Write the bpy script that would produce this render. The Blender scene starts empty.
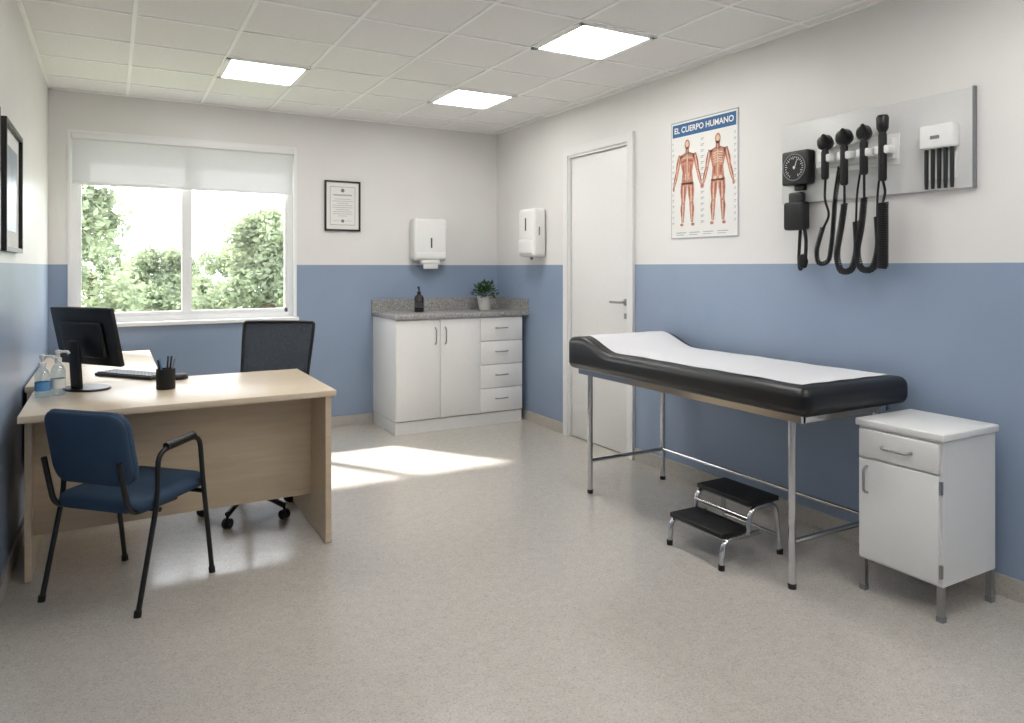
import bpy, bmesh, math, random
from mathutils import Vector, Matrix
random.seed(7)
S = bpy.context.scene
S.view_settings.view_transform = 'Standard'

# ---------------------------------------------------------------- dimensions
XL, XR, YB, YF, ZC = -0.397, 3.222, 6.044, -1.6, 2.636
ZBLUE = 1.378

# ---------------------------------------------------------------- materials
def lin(c):
    r = []
    for v in c:
        v /= 255.0
        r.append(v/12.92 if v <= 0.04045 else ((v+0.055)/1.055)**2.4)
    return (*r, 1.0)

def new_mat(name):
    m = bpy.data.materials.new(name); m.use_nodes = True
    nt = m.node_tree
    return m, nt, nt.nodes['Principled BSDF']

def mat(name, c, rough=0.5, metal=0.0, spec=0.5, noise=0.0, nscale=40, bump=0.0, coat=0.0):
    m, nt, b = new_mat(name)
    c = lin(c)
    b.inputs['Base Color'].default_value = c
    b.inputs['Roughness'].default_value = rough
    b.inputs['Metallic'].default_value = metal
    b.inputs['Specular IOR Level'].default_value = spec
    b.inputs['Coat Weight'].default_value = coat
    tc = nt.nodes.new('ShaderNodeTexCoord')
    n = nt.nodes.new('ShaderNodeTexNoise'); n.inputs['Scale'].default_value = nscale
    n.inputs['Detail'].default_value = 4
    nt.links.new(tc.outputs['Object'], n.inputs['Vector'])
    if noise > 0:
        r = nt.nodes.new('ShaderNodeValToRGB')
        r.color_ramp.elements[0].position = 0.3; r.color_ramp.elements[1].position = 0.7
        r.color_ramp.elements[0].color = (*[v*(1-noise) for v in c[:3]], 1)
        r.color_ramp.elements[1].color = (*[min(1, v*(1+noise)) for v in c[:3]], 1)
        nt.links.new(n.outputs['Fac'], r.inputs['Fac'])
        nt.links.new(r.outputs['Color'], b.inputs['Base Color'])
    if bump > 0:
        bp = nt.nodes.new('ShaderNodeBump'); bp.inputs['Strength'].default_value = bump
        bp.inputs['Distance'].default_value = 0.004
        nt.links.new(n.outputs['Fac'], bp.inputs['Height'])
        nt.links.new(bp.outputs['Normal'], b.inputs['Normal'])
    return m

def wall_mat():
    m, nt, b = new_mat('wall_paint_two_tone')
    g = nt.nodes.new('ShaderNodeNewGeometry'); s = nt.nodes.new('ShaderNodeSeparateXYZ')
    nt.links.new(g.outputs['Position'], s.inputs[0])
    gt = nt.nodes.new('ShaderNodeMath'); gt.operation = 'GREATER_THAN'; gt.inputs[1].default_value = ZBLUE
    nt.links.new(s.outputs['Z'], gt.inputs[0])
    n = nt.nodes.new('ShaderNodeTexNoise'); n.inputs['Scale'].default_value = 1.3; n.inputs['Detail'].default_value = 6
    nt.links.new(g.outputs['Position'], n.inputs['Vector'])
    def ramp(c1, c2):
        r = nt.nodes.new('ShaderNodeValToRGB')
        r.color_ramp.elements[0].position = 0.3; r.color_ramp.elements[1].position = 0.7
        r.color_ramp.elements[0].color = lin(c1); r.color_ramp.elements[1].color = lin(c2)
        nt.links.new(n.outputs['Fac'], r.inputs['Fac']); return r
    blue = ramp((137, 153, 176), (147, 163, 185)); wh = ramp((223, 221, 218), (230, 228, 226))
    mx = nt.nodes.new('ShaderNodeMix'); mx.data_type = 'RGBA'
    nt.links.new(gt.outputs[0], mx.inputs[0])
    nt.links.new(blue.outputs['Color'], mx.inputs[6]); nt.links.new(wh.outputs['Color'], mx.inputs[7])
    nt.links.new(mx.outputs[2], b.inputs['Base Color'])
    b.inputs['Roughness'].default_value = 0.38
    b.inputs['Specular IOR Level'].default_value = 0.4
    n2 = nt.nodes.new('ShaderNodeTexNoise'); n2.inputs['Scale'].default_value = 60
    nt.links.new(g.outputs['Position'], n2.inputs['Vector'])
    bp = nt.nodes.new('ShaderNodeBump'); bp.inputs['Strength'].default_value = 0.12; bp.inputs['Distance'].default_value = 0.003
    nt.links.new(n2.outputs['Fac'], bp.inputs['Height']); nt.links.new(bp.outputs['Normal'], b.inputs['Normal'])
    return m

def speck_mat(name, base, dark, light, scale, rough, spec=0.5, coat=0.0):
    m, nt, b = new_mat(name)
    tc = nt.nodes.new('ShaderNodeNewGeometry')
    # shift the lattice so that no flat surface lies exactly on a cell boundary
    mp = nt.nodes.new('ShaderNodeMapping'); mp.inputs['Location'].default_value = (.0137, .0071, .00313)
    mp.inputs['Rotation'].default_value = (.31, .23, .4)
    nt.links.new(tc.outputs['Position'], mp.inputs[0])
    v = nt.nodes.new('ShaderNodeTexVoronoi'); v.inputs['Scale'].default_value = scale
    nt.links.new(mp.outputs[0], v.inputs['Vector'])
    sp = nt.nodes.new('ShaderNodeSeparateColor'); nt.links.new(v.outputs['Color'], sp.inputs[0])
    r = nt.nodes.new('ShaderNodeValToRGB'); cr = r.color_ramp
    cr.elements[0].position = 0.0; cr.elements[0].color = lin(dark)
    cr.elements[1].position = 1.0; cr.elements[1].color = lin(light)
    e = cr.elements.new(0.16); e.color = lin(base)
    e = cr.elements.new(0.8); e.color = lin(tuple(min(255, x+5) for x in base))
    nt.links.new(sp.outputs[0], r.inputs['Fac'])
    n = nt.nodes.new('ShaderNodeTexNoise'); n.inputs['Scale'].default_value = 22; n.inputs['Detail'].default_value = 5
    nt.links.new(mp.outputs[0], n.inputs['Vector'])
    hs = nt.nodes.new('ShaderNodeHueSaturation')
    mr = nt.nodes.new('ShaderNodeMapRange'); mr.inputs[1].default_value = 0.3; mr.inputs[2].default_value = 0.7
    mr.inputs[3].default_value = 0.96; mr.inputs[4].default_value = 1.03
    nt.links.new(n.outputs['Fac'], mr.inputs[0]); nt.links.new(mr.outputs[0], hs.inputs['Value'])
    nt.links.new(r.outputs['Color'], hs.inputs['Color']); nt.links.new(hs.outputs['Color'], b.inputs['Base Color'])
    b.inputs['Roughness'].default_value = rough
    b.inputs['Specular IOR Level'].default_value = spec
    b.inputs['Coat Weight'].default_value = coat
    b.inputs['Coat Roughness'].default_value = 0.12
    return m

def wood_mat(name, c1, c2, axis_scale=(1.2, 14, 14), rough=0.4):
    m, nt, b = new_mat(name)
    tc = nt.nodes.new('ShaderNodeTexCoord'); mp = nt.nodes.new('ShaderNodeMapping')
    mp.inputs['Scale'].default_value = axis_scale
    n = nt.nodes.new('ShaderNodeTexNoise'); n.inputs['Scale'].default_value = 3; n.inputs['Detail'].default_value = 6
    n.inputs['Distortion'].default_value = 0.4
    nt.links.new(tc.outputs['Object'], mp.inputs[0]); nt.links.new(mp.outputs[0], n.inputs['Vector'])
    r = nt.nodes.new('ShaderNodeValToRGB')
    r.color_ramp.elements[0].position = 0.3; r.color_ramp.elements[0].color = lin(c1)
    r.color_ramp.elements[1].position = 0.7; r.color_ramp.elements[1].color = lin(c2)
    nt.links.new(n.outputs['Fac'], r.inputs['Fac']); nt.links.new(r.outputs['Color'], b.inputs['Base Color'])
    b.inputs['Roughness'].default_value = rough
    return m

def emit_mat(name, c, s):
    m, nt, b = new_mat(name)
    b.inputs['Base Color'].default_value = (0.9, 0.9, 0.9, 1)
    b.inputs['Emission Color'].default_value = c
    b.inputs['Emission Strength'].default_value = s
    return m

def glass_mat(name, tint=(1, 1, 1, 1), refl=0.06):
    m, nt, b = new_mat(name)
    out = nt.nodes['Material Output']
    t = nt.nodes.new('ShaderNodeBsdfTransparent'); t.inputs[0].default_value = tint
    g = nt.nodes.new('ShaderNodeBsdfGlossy'); g.inputs['Roughness'].default_value = 0.02
    mx = nt.nodes.new('ShaderNodeMixShader'); mx.inputs[0].default_value = refl
    nt.links.new(t.outputs[0], mx.inputs[1]); nt.links.new(g.outputs[0], mx.inputs[2])
    nt.links.new(mx.outputs[0], out.inputs['Surface'])
    return m

def translucent_mat(name, c1, c2, fac, noise=False):
    m, nt, b = new_mat(name)
    out = nt.nodes['Material Output']
    d = nt.nodes.new('ShaderNodeBsdfDiffuse'); d.inputs[0].default_value = lin(c1)
    t = nt.nodes.new('ShaderNodeBsdfTranslucent'); t.inputs[0].default_value = lin(c2)
    mx = nt.nodes.new('ShaderNodeMixShader'); mx.inputs[0].default_value = fac
    if noise:
        g = nt.nodes.new('ShaderNodeNewGeometry')
        n = nt.nodes.new('ShaderNodeTexNoise'); n.inputs['Scale'].default_value = 1.5; n.inputs['Detail'].default_value = 5
        nt.links.new(g.outputs['Position'], n.inputs['Vector'])
        for sh, c in ((d, c1), (t, c2)):
            r = nt.nodes.new('ShaderNodeValToRGB')
            r.color_ramp.elements[0].position = 0.35; r.color_ramp.elements[1].position = 0.65
            r.color_ramp.elements[0].color = lin(tuple(x*0.85 for x in c)); r.color_ramp.elements[1].color = lin(tuple(min(255, x*1.1) for x in c))
            nt.links.new(n.outputs['Fac'], r.inputs['Fac']); nt.links.new(r.outputs['Color'], sh.inputs[0])
    nt.links.new(d.outputs[0], mx.inputs[1]); nt.links.new(t.outputs[0], mx.inputs[2])
    nt.links.new(mx.outputs[0], out.inputs['Surface'])
    return m

M_wall = wall_mat()
M_floor = speck_mat('speckled_vinyl_floor', (182, 176, 168), (165, 158, 149), (196, 191, 184), 230, 0.24, 0.5, 0.35)
M_base = speck_mat('vinyl_baseboard', (182, 176, 168), (165, 158, 149), (196, 191, 184), 230, 0.4)
M_granite = speck_mat('grey_granite', (150, 148, 146), (92, 90, 88), (196, 194, 192), 160, 0.25)
M_ceil = mat('ceiling_tile', (238, 236, 234), 0.9, noise=0.03, nscale=120, bump=0.3, spec=0.1)
M_grid = mat('ceiling_grid_metal', (252, 251, 250), 0.5)
M_white = mat('white_lacquer', (234, 233, 231), 0.35, noise=0.01)
M_whitem = mat('white_painted_metal', (226, 226, 224), 0.35, noise=0.01)
M_door = mat('door_paint', (228, 227, 225), 0.4, noise=0.01)
M_pvc = mat('window_pvc', (236, 236, 236), 0.35)
M_plastic_w = mat('white_plastic', (234, 234, 232), 0.3, noise=0.01)
M_board = mat('station_backboard', (212, 212, 210), 0.35, noise=0.01)
M_chrome = mat('chrome', (205, 205, 207), 0.14, metal=1.0)
M_steel = mat('brushed_steel', (160, 160, 160), 0.32, metal=1.0)
M_black = mat('black_plastic', (20, 20, 22), 0.4, noise=0.05)
M_rubber = mat('black_rubber', (14, 14, 15), 0.6, noise=0.05)
M_vinyl = mat('black_vinyl_upholstery', (15, 15, 17), 0.34, bump=0.15, nscale=160)
M_paper = mat('exam_table_paper', (222, 222, 225), 0.75, bump=0.25, nscale=9)
M_sheet = mat('paper', (232, 231, 227), 0.8)
M_maple = wood_mat('maple_laminate_top', (208, 190, 164), (218, 202, 179), rough=0.35)
M_maple2 = wood_mat('maple_laminate_panel', (200, 180, 151), (211, 192, 165), rough=0.45)
M_bluefab = mat('blue_upholstery', (44, 66, 90), 0.75, noise=0.12, nscale=400, bump=0.3)
M_blackm = mat('black_painted_metal', (18, 18, 19), 0.35)
M_grey = mat('grey_plastic', (120, 122, 125), 0.4)
M_darkgrey = mat('dark_grey_plastic', (60, 62, 66), 0.4)
M_led = emit_mat('led_diffuser', (1.0, 0.985, 0.965, 1), 19.0)
M_glass = glass_mat('window_glass')
M_bottle = glass_mat('clear_plastic', (0.86, 0.93, 0.97, 1), 0.16)
M_blind = translucent_mat('roller_blind_fabric', (236, 236, 236), (215, 216, 220), 0.26)
M_leaf = translucent_mat('hazy_tree_foliage', (150, 160, 136), (160, 172, 136), 0.35, True)  # outdoor haze painted into the leaf colour: paler and less saturated
M_bark = mat('bark', (90, 75, 60), 0.9, noise=0.2)
M_grass = mat('grass', (130, 145, 95), 0.9, noise=0.2, nscale=3)
M_leaf2 = mat('plant_leaf', (60, 92, 48), 0.5, noise=0.25, nscale=30)
M_pot = mat('ceramic_pot', (205, 205, 200), 0.4)
M_soil = mat('soil', (50, 38, 30), 0.9)
M_brown = mat('brown_glass', (38, 26, 20), 0.15)
M_postblue = mat('poster_blue', (44, 98, 148), 0.5)
M_muscle = mat('print_muscle', (192, 134, 112), 0.6, noise=0.25, nscale=60)
M_bone = mat('print_bone', (222, 196, 174), 0.6, noise=0.1, nscale=60)
M_redline = mat('print_muscle_dark', (160, 84, 66), 0.6)
M_ink = mat('print_ink_grey', (120, 125, 135), 0.6)
M_inkl = mat('print_ink_light', (170, 174, 180), 0.6)
M_screen = mat('screen_glass', (10, 11, 13), 0.12)
M_photo = mat('print_landscape', (120, 135, 145), 0.3, noise=0.4, nscale=6)
M_bluelabel = mat('label_blue', (90, 150, 200), 0.5)

def mesh_fabric():
    m, nt, b = new_mat('black_mesh_fabric')
    out = nt.nodes['Material Output']
    b.inputs['Base Color'].default_value = lin((36, 38, 42)); b.inputs['Roughness'].default_value = 0.8
    tc = nt.nodes.new('ShaderNodeTexCoord')
    n = nt.nodes.new('ShaderNodeTexNoise'); n.inputs['Scale'].default_value = 60
    nt.links.new(tc.outputs['Object'], n.inputs['Vector'])
    mr = nt.nodes.new('ShaderNodeMapRange'); mr.inputs[3].default_value = .08; mr.inputs[4].default_value = .20
    nt.links.new(n.outputs['Fac'], mr.inputs[0])
    mx = nt.nodes.new('ShaderNodeMixShader'); t = nt.nodes.new('ShaderNodeBsdfTransparent')
    nt.links.new(mr.outputs[0], mx.inputs[0]); nt.links.new(b.outputs[0], mx.inputs[1]); nt.links.new(t.outputs[0], mx.inputs[2])
    nt.links.new(mx.outputs[0], out.inputs['Surface'])
    return m
M_mesh = mesh_fabric()

# ---------------------------------------------------------------- geometry helpers
def finish(bm, name, mt, smooth=True, ang=35):
    bmesh.ops.recalc_face_normals(bm, faces=bm.faces)
    me = bpy.data.meshes.new(name); bm.to_mesh(me); bm.free()
    me.materials.append(mt)
    if smooth:
        me.polygons.foreach_set('use_smooth', [True]*len(me.polygons))
        me.set_sharp_from_angle(angle=math.radians(ang))
    o = bpy.data.objects.new(name, me); S.collection.objects.link(o)
    return o

def bm_box(bm, x0, x1, y0, y1, z0, z1):
    vs = [bm.verts.new((x, y, z)) for x in (x0, x1) for y in (y0, y1) for z in (z0, z1)]
    for f in ((0,1,3,2), (4,6,7,5), (0,4,5,1), (2,3,7,6), (0,2,6,4), (1,5,7,3)):
        bm.faces.new([vs[i] for i in f])

def round_path(pts, r, closed=False, seg=6):
    pts = [Vector(p) for p in pts]
    if r <= 0 or len(pts) < 3: return pts
    out = []; n = len(pts)
    for i, p in enumerate(pts):
        if not closed and (i == 0 or i == n-1): out.append(p); continue
        a, b = pts[i-1], pts[(i+1) % n]
        da, db = (a-p), (b-p)
        d = min(r, da.length*0.48, db.length*0.48)
        pa, pb = p+da.normalized()*d, p+db.normalized()*d
        for k in range(seg+1):
            t = k/seg
            out.append(pa*(1-t)**2 + p*2*t*(1-t) + pb*t*t)
    return out

def bm_tube(bm, pts, r, seg=12, closed=False, caps=True, radii=None):
    n = len(pts)
    tang = []
    for i in range(n):
        if closed: t = pts[(i+1) % n]-pts[i-1]
        else: t = pts[min(i+1, n-1)]-pts[max(i-1, 0)]
        tang.append(t.normalized())
    up = Vector((0, 0, 1)) if abs(tang[0].z) < 0.9 else Vector((1, 0, 0))
    nrm = tang[0].cross(up).normalized()
    rings = []
    for i in range(n):
        nrm = (nrm - tang[i]*nrm.dot(tang[i])).normalized()
        bn = tang[i].cross(nrm)
        rr = radii[i] if radii else r
        rings.append([bm.verts.new(pts[i]+(nrm*math.cos(2*math.pi*k/seg)+bn*math.sin(2*math.pi*k/seg))*rr) for k in range(seg)])
    for i in range(n if closed else n-1):
        a, b = rings[i], rings[(i+1) % n]
        for k in range(seg):
            bm.faces.new((a[k], a[(k+1) % seg], b[(k+1) % seg], b[k]))
    if caps and not closed:
        bm.faces.new(rings[0][::-1]); bm.faces.new(rings[-1])

class G:
    """A real-world object: an empty plus named part meshes. Coordinates world (local=False) or local."""
    def __init__(s, name, loc=(0, 0, 0), rot=0.0, local=False):
        s.e = bpy.data.objects.new(name, None); S.collection.objects.link(s.e)
        s.e.empty_display_size = 0.1
        s.e.location = loc; s.e.rotation_euler = (0, 0, rot)
        s.off = Vector((0, 0, 0)) if local else Vector(loc)
    def add(s, bm, name, mt, smooth=True, ang=35):
        bmesh.ops.translate(bm, verts=bm.verts, vec=-s.off)
        o = finish(bm, name, mt, smooth, ang); o.parent = s.e; return o
    def box(s, name, x0, x1, y0, y1, z0, z1, mt, bev=0.003, seg=2, M=None):
        bm = bmesh.new(); bm_box(bm, x0, x1, y0, y1, z0, z1)
        bmesh.ops.recalc_face_normals(bm, faces=bm.faces)
        if bev > 0:
            bmesh.ops.bevel(bm, geom=list(bm.edges), offset=bev, segments=seg, profile=0.5, affect='EDGES')
        if M is not None: bmesh.ops.transform(bm, matrix=M, verts=bm.verts)
        return s.add(bm, name, mt, True, 50 if seg < 3 else 40)
    def boxes(s, name, lst, mt, bev=0.0):
        bm = bmesh.new()
        for b in lst: bm_box(bm, *b)
        if bev > 0: bmesh.ops.bevel(bm, geom=list(bm.edges), offset=bev, segments=1, affect='EDGES')
        return s.add(bm, name, mt, False)
    def tube(s, name, pts, r, mt, fillet=0.0, seg=12, closed=False, radii=None):
        bm = bmesh.new(); p = round_path(pts, fillet, closed)
        bm_tube(bm, p, r, seg, closed, radii=radii)
        return s.add(bm, name, mt)
    def tubes(s, name, lst, r, mt, fillet=0.0, seg=12):
        bm = bmesh.new()
        for pts in lst: bm_tube(bm, round_path(pts, fillet), r, seg)
        return s.add(bm, name, mt)
    def lathe(s, name, prof, c, mt, seg=32, M=None, ang=35):
        bm = bmesh.new(); rings = []
        for (r, z) in prof:
            if r < 1e-5: rings.append([bm.verts.new((0, 0, z))])
            else: rings.append([bm.verts.new((r*math.cos(2*math.pi*k/seg), r*math.sin(2*math.pi*k/seg), z)) for k in range(seg)])
        for a, b in zip(rings, rings[1:]):
            for k in range(seg):
                k2 = (k+1) % seg
                if len(a) == 1 and len(b) == 1: continue
                if len(a) == 1: bm.faces.new((a[0], b[k2], b[k]))
                elif len(b) == 1: bm.faces.new((a[k], a[k2], b[0]))
                else: bm.faces.new((a[k], a[k2], b[k2], b[k]))
        if M is not None: bmesh.ops.transform(bm, matrix=M, verts=bm.verts)
        bmesh.ops.translate(bm, verts=bm.verts, vec=Vector(c))
        return s.add(bm, name, mt, True, ang)
    def polys(s, name, lst, mt, fn, thick=0.0):
        bm = bmesh.new()
        for poly in lst:
            bm.faces.new([bm.verts.new(fn(u, v)) for u, v in poly])
        return s.add(bm, name, mt, False)

def single(name, lst, mt, bev=0.0):
    bm = bmesh.new()
    for b in lst: bm_box(bm, *b)
    o = finish(bm, name, mt, False)
    return o

# ---------------------------------------------------------------- room shell
WX0, WX1, WZ0, WZ1 = -0.262, 1.320, 0.945, 2.335     # window opening
DY0, DY1, DZ1 = 4.035, 4.805, 2.255                  # door opening
T = 0.2
single('floor', [(XL-T, XR+T, YF-T, YB+T, -0.1, 0.0)], M_floor)
single('ceiling', [(XL-T, XR+T, YF-T, YB+T, ZC, ZC+0.1)], M_ceil)
single('wall_back', [(XL-T, WX0, YB, YB+T, 0, ZC), (WX1, XR+T, YB, YB+T, 0, ZC),
                     (WX0, WX1, YB, YB+T, 0, WZ0), (WX0, WX1, YB, YB+T, WZ1, ZC)], M_wall)
single('wall_left', [(XL-T, XL, YF, YB, 0, ZC)], M_wall)
single('wall_right', [(XR, XR+T, YF, DY0, 0, ZC), (XR, XR+T, DY1, YB, 0, ZC), (XR, XR+T, DY0, DY1, DZ1, ZC),
                      (XR+0.12, XR+T, DY0, DY1, 0, DZ1)], M_wall)
single('wall_front', [(XL-T, XR+T, YF-T, YF, 0, ZC)], M_wall)
BH = 0.085
single('baseboard_back', [(XL, 1.985, YB-0.012, YB, 0, BH)], M_base)
single('baseboard_left', [(XL, XL+0.012, YF, YB-0.012, 0, BH)], M_base)
single('baseboard_right', [(XR-0.012, XR, YF, 3.965, 0, BH), (XR-0.012, XR, 4.875, YB, 0, BH)], M_base)

# ceiling grid + light panels
gx = [0.100+0.505*i for i in range(-1, 7)]
gy = [5.12-0.52*i for i in range(-1, 14)]
PAN = [(5, 4), (2, 1), (5, 1), (2, 5), (2, 9), (5, 8), (5, 11), (3, 12)]
cells = []
for (ix, iy) in PAN:
    cells.append((gx[ix], gx[ix+1], gy[iy+1], gy[iy]))
lst = []
for x in gx:
    if XL < x < XR: lst.append((x-0.010, x+0.010, YF, YB, ZC-0.006, ZC))
for y in gy:
    if YF < y < YB: lst.append((XL, XR, y-0.010, y+0.010, ZC-0.0061, ZC))
lst += [(XL, XL+0.018, YF, YB, ZC-0.008, ZC), (XR-0.018, XR, YF, YB, ZC-0.008, ZC), (XL, XR, YB-0.018, YB, ZC-0.008, ZC)]
single('trim_ceiling_grid', lst, M_grid)
for (x0, x1, y0, y1) in cells:
    g = G('ceiling_light_panel', ((x0+x1)/2, (y0+y1)/2, ZC))
    g.box('diffuser', x0+0.030, x1-0.030, y0+0.030, y1-0.030, ZC-0.010, ZC-0.002, M_led, 0)
    w = 0.030
    g.boxes('panel_frame', [(x0+.002, x0+.002+w, y0, y1, ZC-.014, ZC), (x1-w-.002, x1-.002, y0, y1, ZC-.014, ZC),
                      (x0+.002, x1-.002, y0+.002, y0+w+.002, ZC-.014, ZC), (x0+.002, x1-.002, y1-w-.002, y1-.002, ZC-.014, ZC)], M_grid)

# window
g = G('window_1', ((WX0+WX1)/2, YB+0.1, WZ0))
fy0, fy1 = YB+0.045, YB+0.105
fw = 0.045
xm = (WX0+WX1)/2-0.02
g.boxes('outer_frame', [(WX0, WX0+fw, fy0, fy1, WZ0, WZ1), (WX1-fw, WX1, fy0, fy1, WZ0, WZ1),
                  (WX0+fw, WX1-fw, fy0, fy1, WZ0, WZ0+fw), (WX0+fw, WX1-fw, fy0, fy1, WZ1-fw, WZ1)], M_pvc)
g.boxes('sashes', [(xm-0.035, xm+0.035, fy0+0.006, fy1-0.01, WZ0+fw, WZ1-fw),
                  (WX0+fw, xm-.035, fy0+.01, fy1-.015, WZ0+fw, WZ0+fw+.03), (xm+.035, WX1-fw, fy0+.01, fy1-.015, WZ0+fw, WZ0+fw+.03),
                  (WX0+fw, WX0+fw+.022, fy0+.01, fy1-.015, WZ0+fw, WZ1-fw), (WX1-fw-.022, WX1-fw, fy0+.01, fy1-.015, WZ0+fw, WZ1-fw)], M_pvc)
g.boxes('glass_panes', [(WX0+fw, xm-.03, fy0+.03, fy0+.034, WZ0+fw, WZ1-fw), (xm+.03, WX1-fw, fy0+.03, fy0+.034, WZ0+fw, WZ1-fw)], M_glass)
c = 0.016
g.boxes('casing', [(WX0-c, WX0+.004, YB-.008, YB+.02, WZ0-c, WZ1+c), (WX1-.004, WX1+c, YB-.008, YB+.02, WZ0-c, WZ1+c),
                  (WX0+.004, WX1-.004, YB-.008, YB+.02, WZ1-.004, WZ1+c)], M_pvc)
g.box('sill', WX0-.03, WX1+.03, YB-.035, YB+0.05, WZ0-0.028, WZ0+0.002, M_pvc, .004)
# blind
g = G('roller_blind', ((WX0+WX1)/2, YB+.02, WZ1))
g.box('head_cassette', WX0+.006, WX1-.006, YB-.012, YB+.04, WZ1-.045, WZ1-.002, M_pvc, .006)
g.box('fabric', WX0+.014, WX1-.014, YB+.012, YB+.0135, 1.975, WZ1-.03, M_blind, 0)
g.box('bottom_bar', WX0+.014, WX1-.014, YB+.006, YB+.020, 1.958, 1.978, M_pvc, .004)

# door
g = G('door_1', (XR, (DY0+DY1)/2, 0))
g.boxes('casing', [(XR-.022, XR+.0, DY0-.06, DY0+.002, 0, DZ1+.062), (XR-.022, XR, DY1-.002, DY1+.06, 0, DZ1+.062),
                   (XR-.022, XR, DY0+.002, DY1-.002, DZ1-.002, DZ1+.062)], M_door)
g.boxes('jamb', [(XR-.01, XR+.11, DY0, DY0+.02, 0, DZ1), (XR-.01, XR+.11, DY1-.02, DY1, 0, DZ1), (XR-.01, XR+.11, DY0+.02, DY1-.02, DZ1-.02, DZ1)], M_door)
g.box('leaf', XR+.012, XR+.05, DY0+.023, DY1-.023, 0.006, DZ1-.023, M_door, .002)
hz = 1.105; hy = DY0+.055
R90 = Matrix.Rotation(math.radians(90), 4, 'Y')
g.lathe('handle_rose', [(0, -.004), (.026, -.004), (.026, .004), (0, .004)], (XR+.009, hy, hz), M_steel, 24, R90)
g.tube('handle_lever', [(XR+.01, hy, hz), (XR-.045, hy, hz), (XR-.045, hy+.115, hz)], .009, M_steel, .02)
g.boxes('keyhole_plate', [(XR+.007, XR+.013, hy-.018, hy+.018, hz-.12, hz-.08)], M_steel)

# ---------------------------------------------------------------- counter cabinet
g = G('sink_counter_cabinet', (2.58, 5.75, 0))
cx0, cx1, cy0 = 1.992, 3.165, 5.478
g.boxes('carcass', [(cx0, cx1, cy0, YB-.002, .105, .93)], M_white)
g.boxes('plinth', [(cx0+.0, cx1, cy0+.0, YB-.014, 0, .10)], M_white)
dz0, dz1 = .112, .925
d1, d2 = 2.377, 2.748
g.box('cabinet_door_1', cx0+.002, d1-.002, cy0-.018, cy0-.001, dz0, dz1, M_white, .002)
g.box('cabinet_door_2', d1+.002, d2-.002, cy0-.018, cy0-.001, dz0, dz1, M_white, .002)
h = (dz1-dz0)/4
for i in range(4):
    z0 = dz0+h*i
    g.box('drawer_%d' % (i+1), d2+.002, cx1-.002, cy0-.018, cy0-.001, z0+.003, z0+h-.003, M_white, .002)
    zz = z0+h*.55; xc = (d2+cx1)/2
    g.tube('drawer_pull_%d' % (i+1), [(xc-.06, cy0-.018, zz), (xc-.05, cy0-.04, zz), (xc+.05, cy0-.04, zz), (xc+.06, cy0-.018, zz)], .005, M_steel, .015)
for i, x in enumerate((d1-.045, d1+.045)):
    g.tube('door_pull_%d' % (i+1), [(x, cy0-.018, .86), (x, cy0-.045, .845), (x, cy0-.045, .735), (x, cy0-.018, .72)], .005, M_steel, .02)
g.box('countertop', cx0-.015, XR-.002, cy0-.035, YB-.002, .932, .968, M_granite, .003)
g.boxes('backsplash', [(cx0-.015, XR-.002, YB-.022, YB-.002, .968, 1.075), (XR-.022, XR-.002, cy0-.035, YB-.022, .968, 1.075)], M_granite)

# soap bottle
g = G('soap_pump_bottle', (2.325, 5.80, .969), 0, True)
g.lathe('bottle', [(0, 0), (.038, 0), (.041, .005), (.041, .125), (.032, .142), (.014, .155), (.013, .162), (0, .162)], (0, 0, 0), M_brown)
g.lathe('pump_collar', [(0, .158), (.017, .158), (.017, .175), (.006, .18), (.006, .2), (0, .2)], (0, 0, 0), M_rubber)
g.tube('pump_spout', [(0, 0, .19), (0, 0, .216), (-.02, -.03, .216), (-.022, -.034, .208)], .007, M_rubber, .005)
g.lathe('label', [(.0416, .04), (.0416, .085)], (0, 0, 0), M_darkgrey)

# potted plant
g = G('potted_plant', (2.965, 5.80, .969), 0, True)
g.lathe('pot', [(0, 0), (.05, 0), (.056, .01), (.07, .115), (.072, .125), (.064, .125), (.06, .11), (0, .11)], (0, 0, 0), M_pot)
g.lathe('soil', [(0, .112), (.061, .112)], (0, 0, 0), M_soil)
bm = bmesh.new()
for i in range(200):
    a = random.uniform(0, 2*math.pi); tl = random.uniform(.1, 1.45)
    d = Vector((math.cos(a)*math.sin(tl), math.sin(a)*math.sin(tl), math.cos(tl)))
    L = random.uniform(.05, .135)
    p = Vector((random.uniform(-.03, .03), random.uniform(-.03, .03), .11))+d*L
    sz = random.uniform(.014, .026)
    fwd = (d+Vector((random.uniform(-.6, .6), random.uniform(-.6, .6), random.uniform(-.5, .3)))).normalized()
    sd = fwd.cross(Vector((random.uniform(-.4, .4), random.uniform(-.4, .4), 1))).normalized()
    up = sd.cross(fwd)
    c0 = bm.verts.new(p); t1 = bm.verts.new(p+fwd*sz*2.2-up*sz*.4)
    l = bm.verts.new(p+fwd*sz+sd*sz*.75+up*sz*.2); r = bm.verts.new(p+fwd*sz-sd*sz*.75+up*sz*.2)
    mcen = bm.verts.new(p+fwd*sz)
    bm.faces.new((c0, l, mcen)); bm.faces.new((l, t1, mcen)); bm.faces.new((t1, r, mcen)); bm.faces.new((r, c0, mcen))
g.add(bm, 'leaves', M_leaf2, False)
g.tubes('stems', [[(0, 0, .1), (math.cos(a)*.05, math.sin(a)*.05, .19)] for a in (0, 1, 2.2, 3.3, 4.4, 5.4)], .002, M_leaf2, 0, 6)

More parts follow.
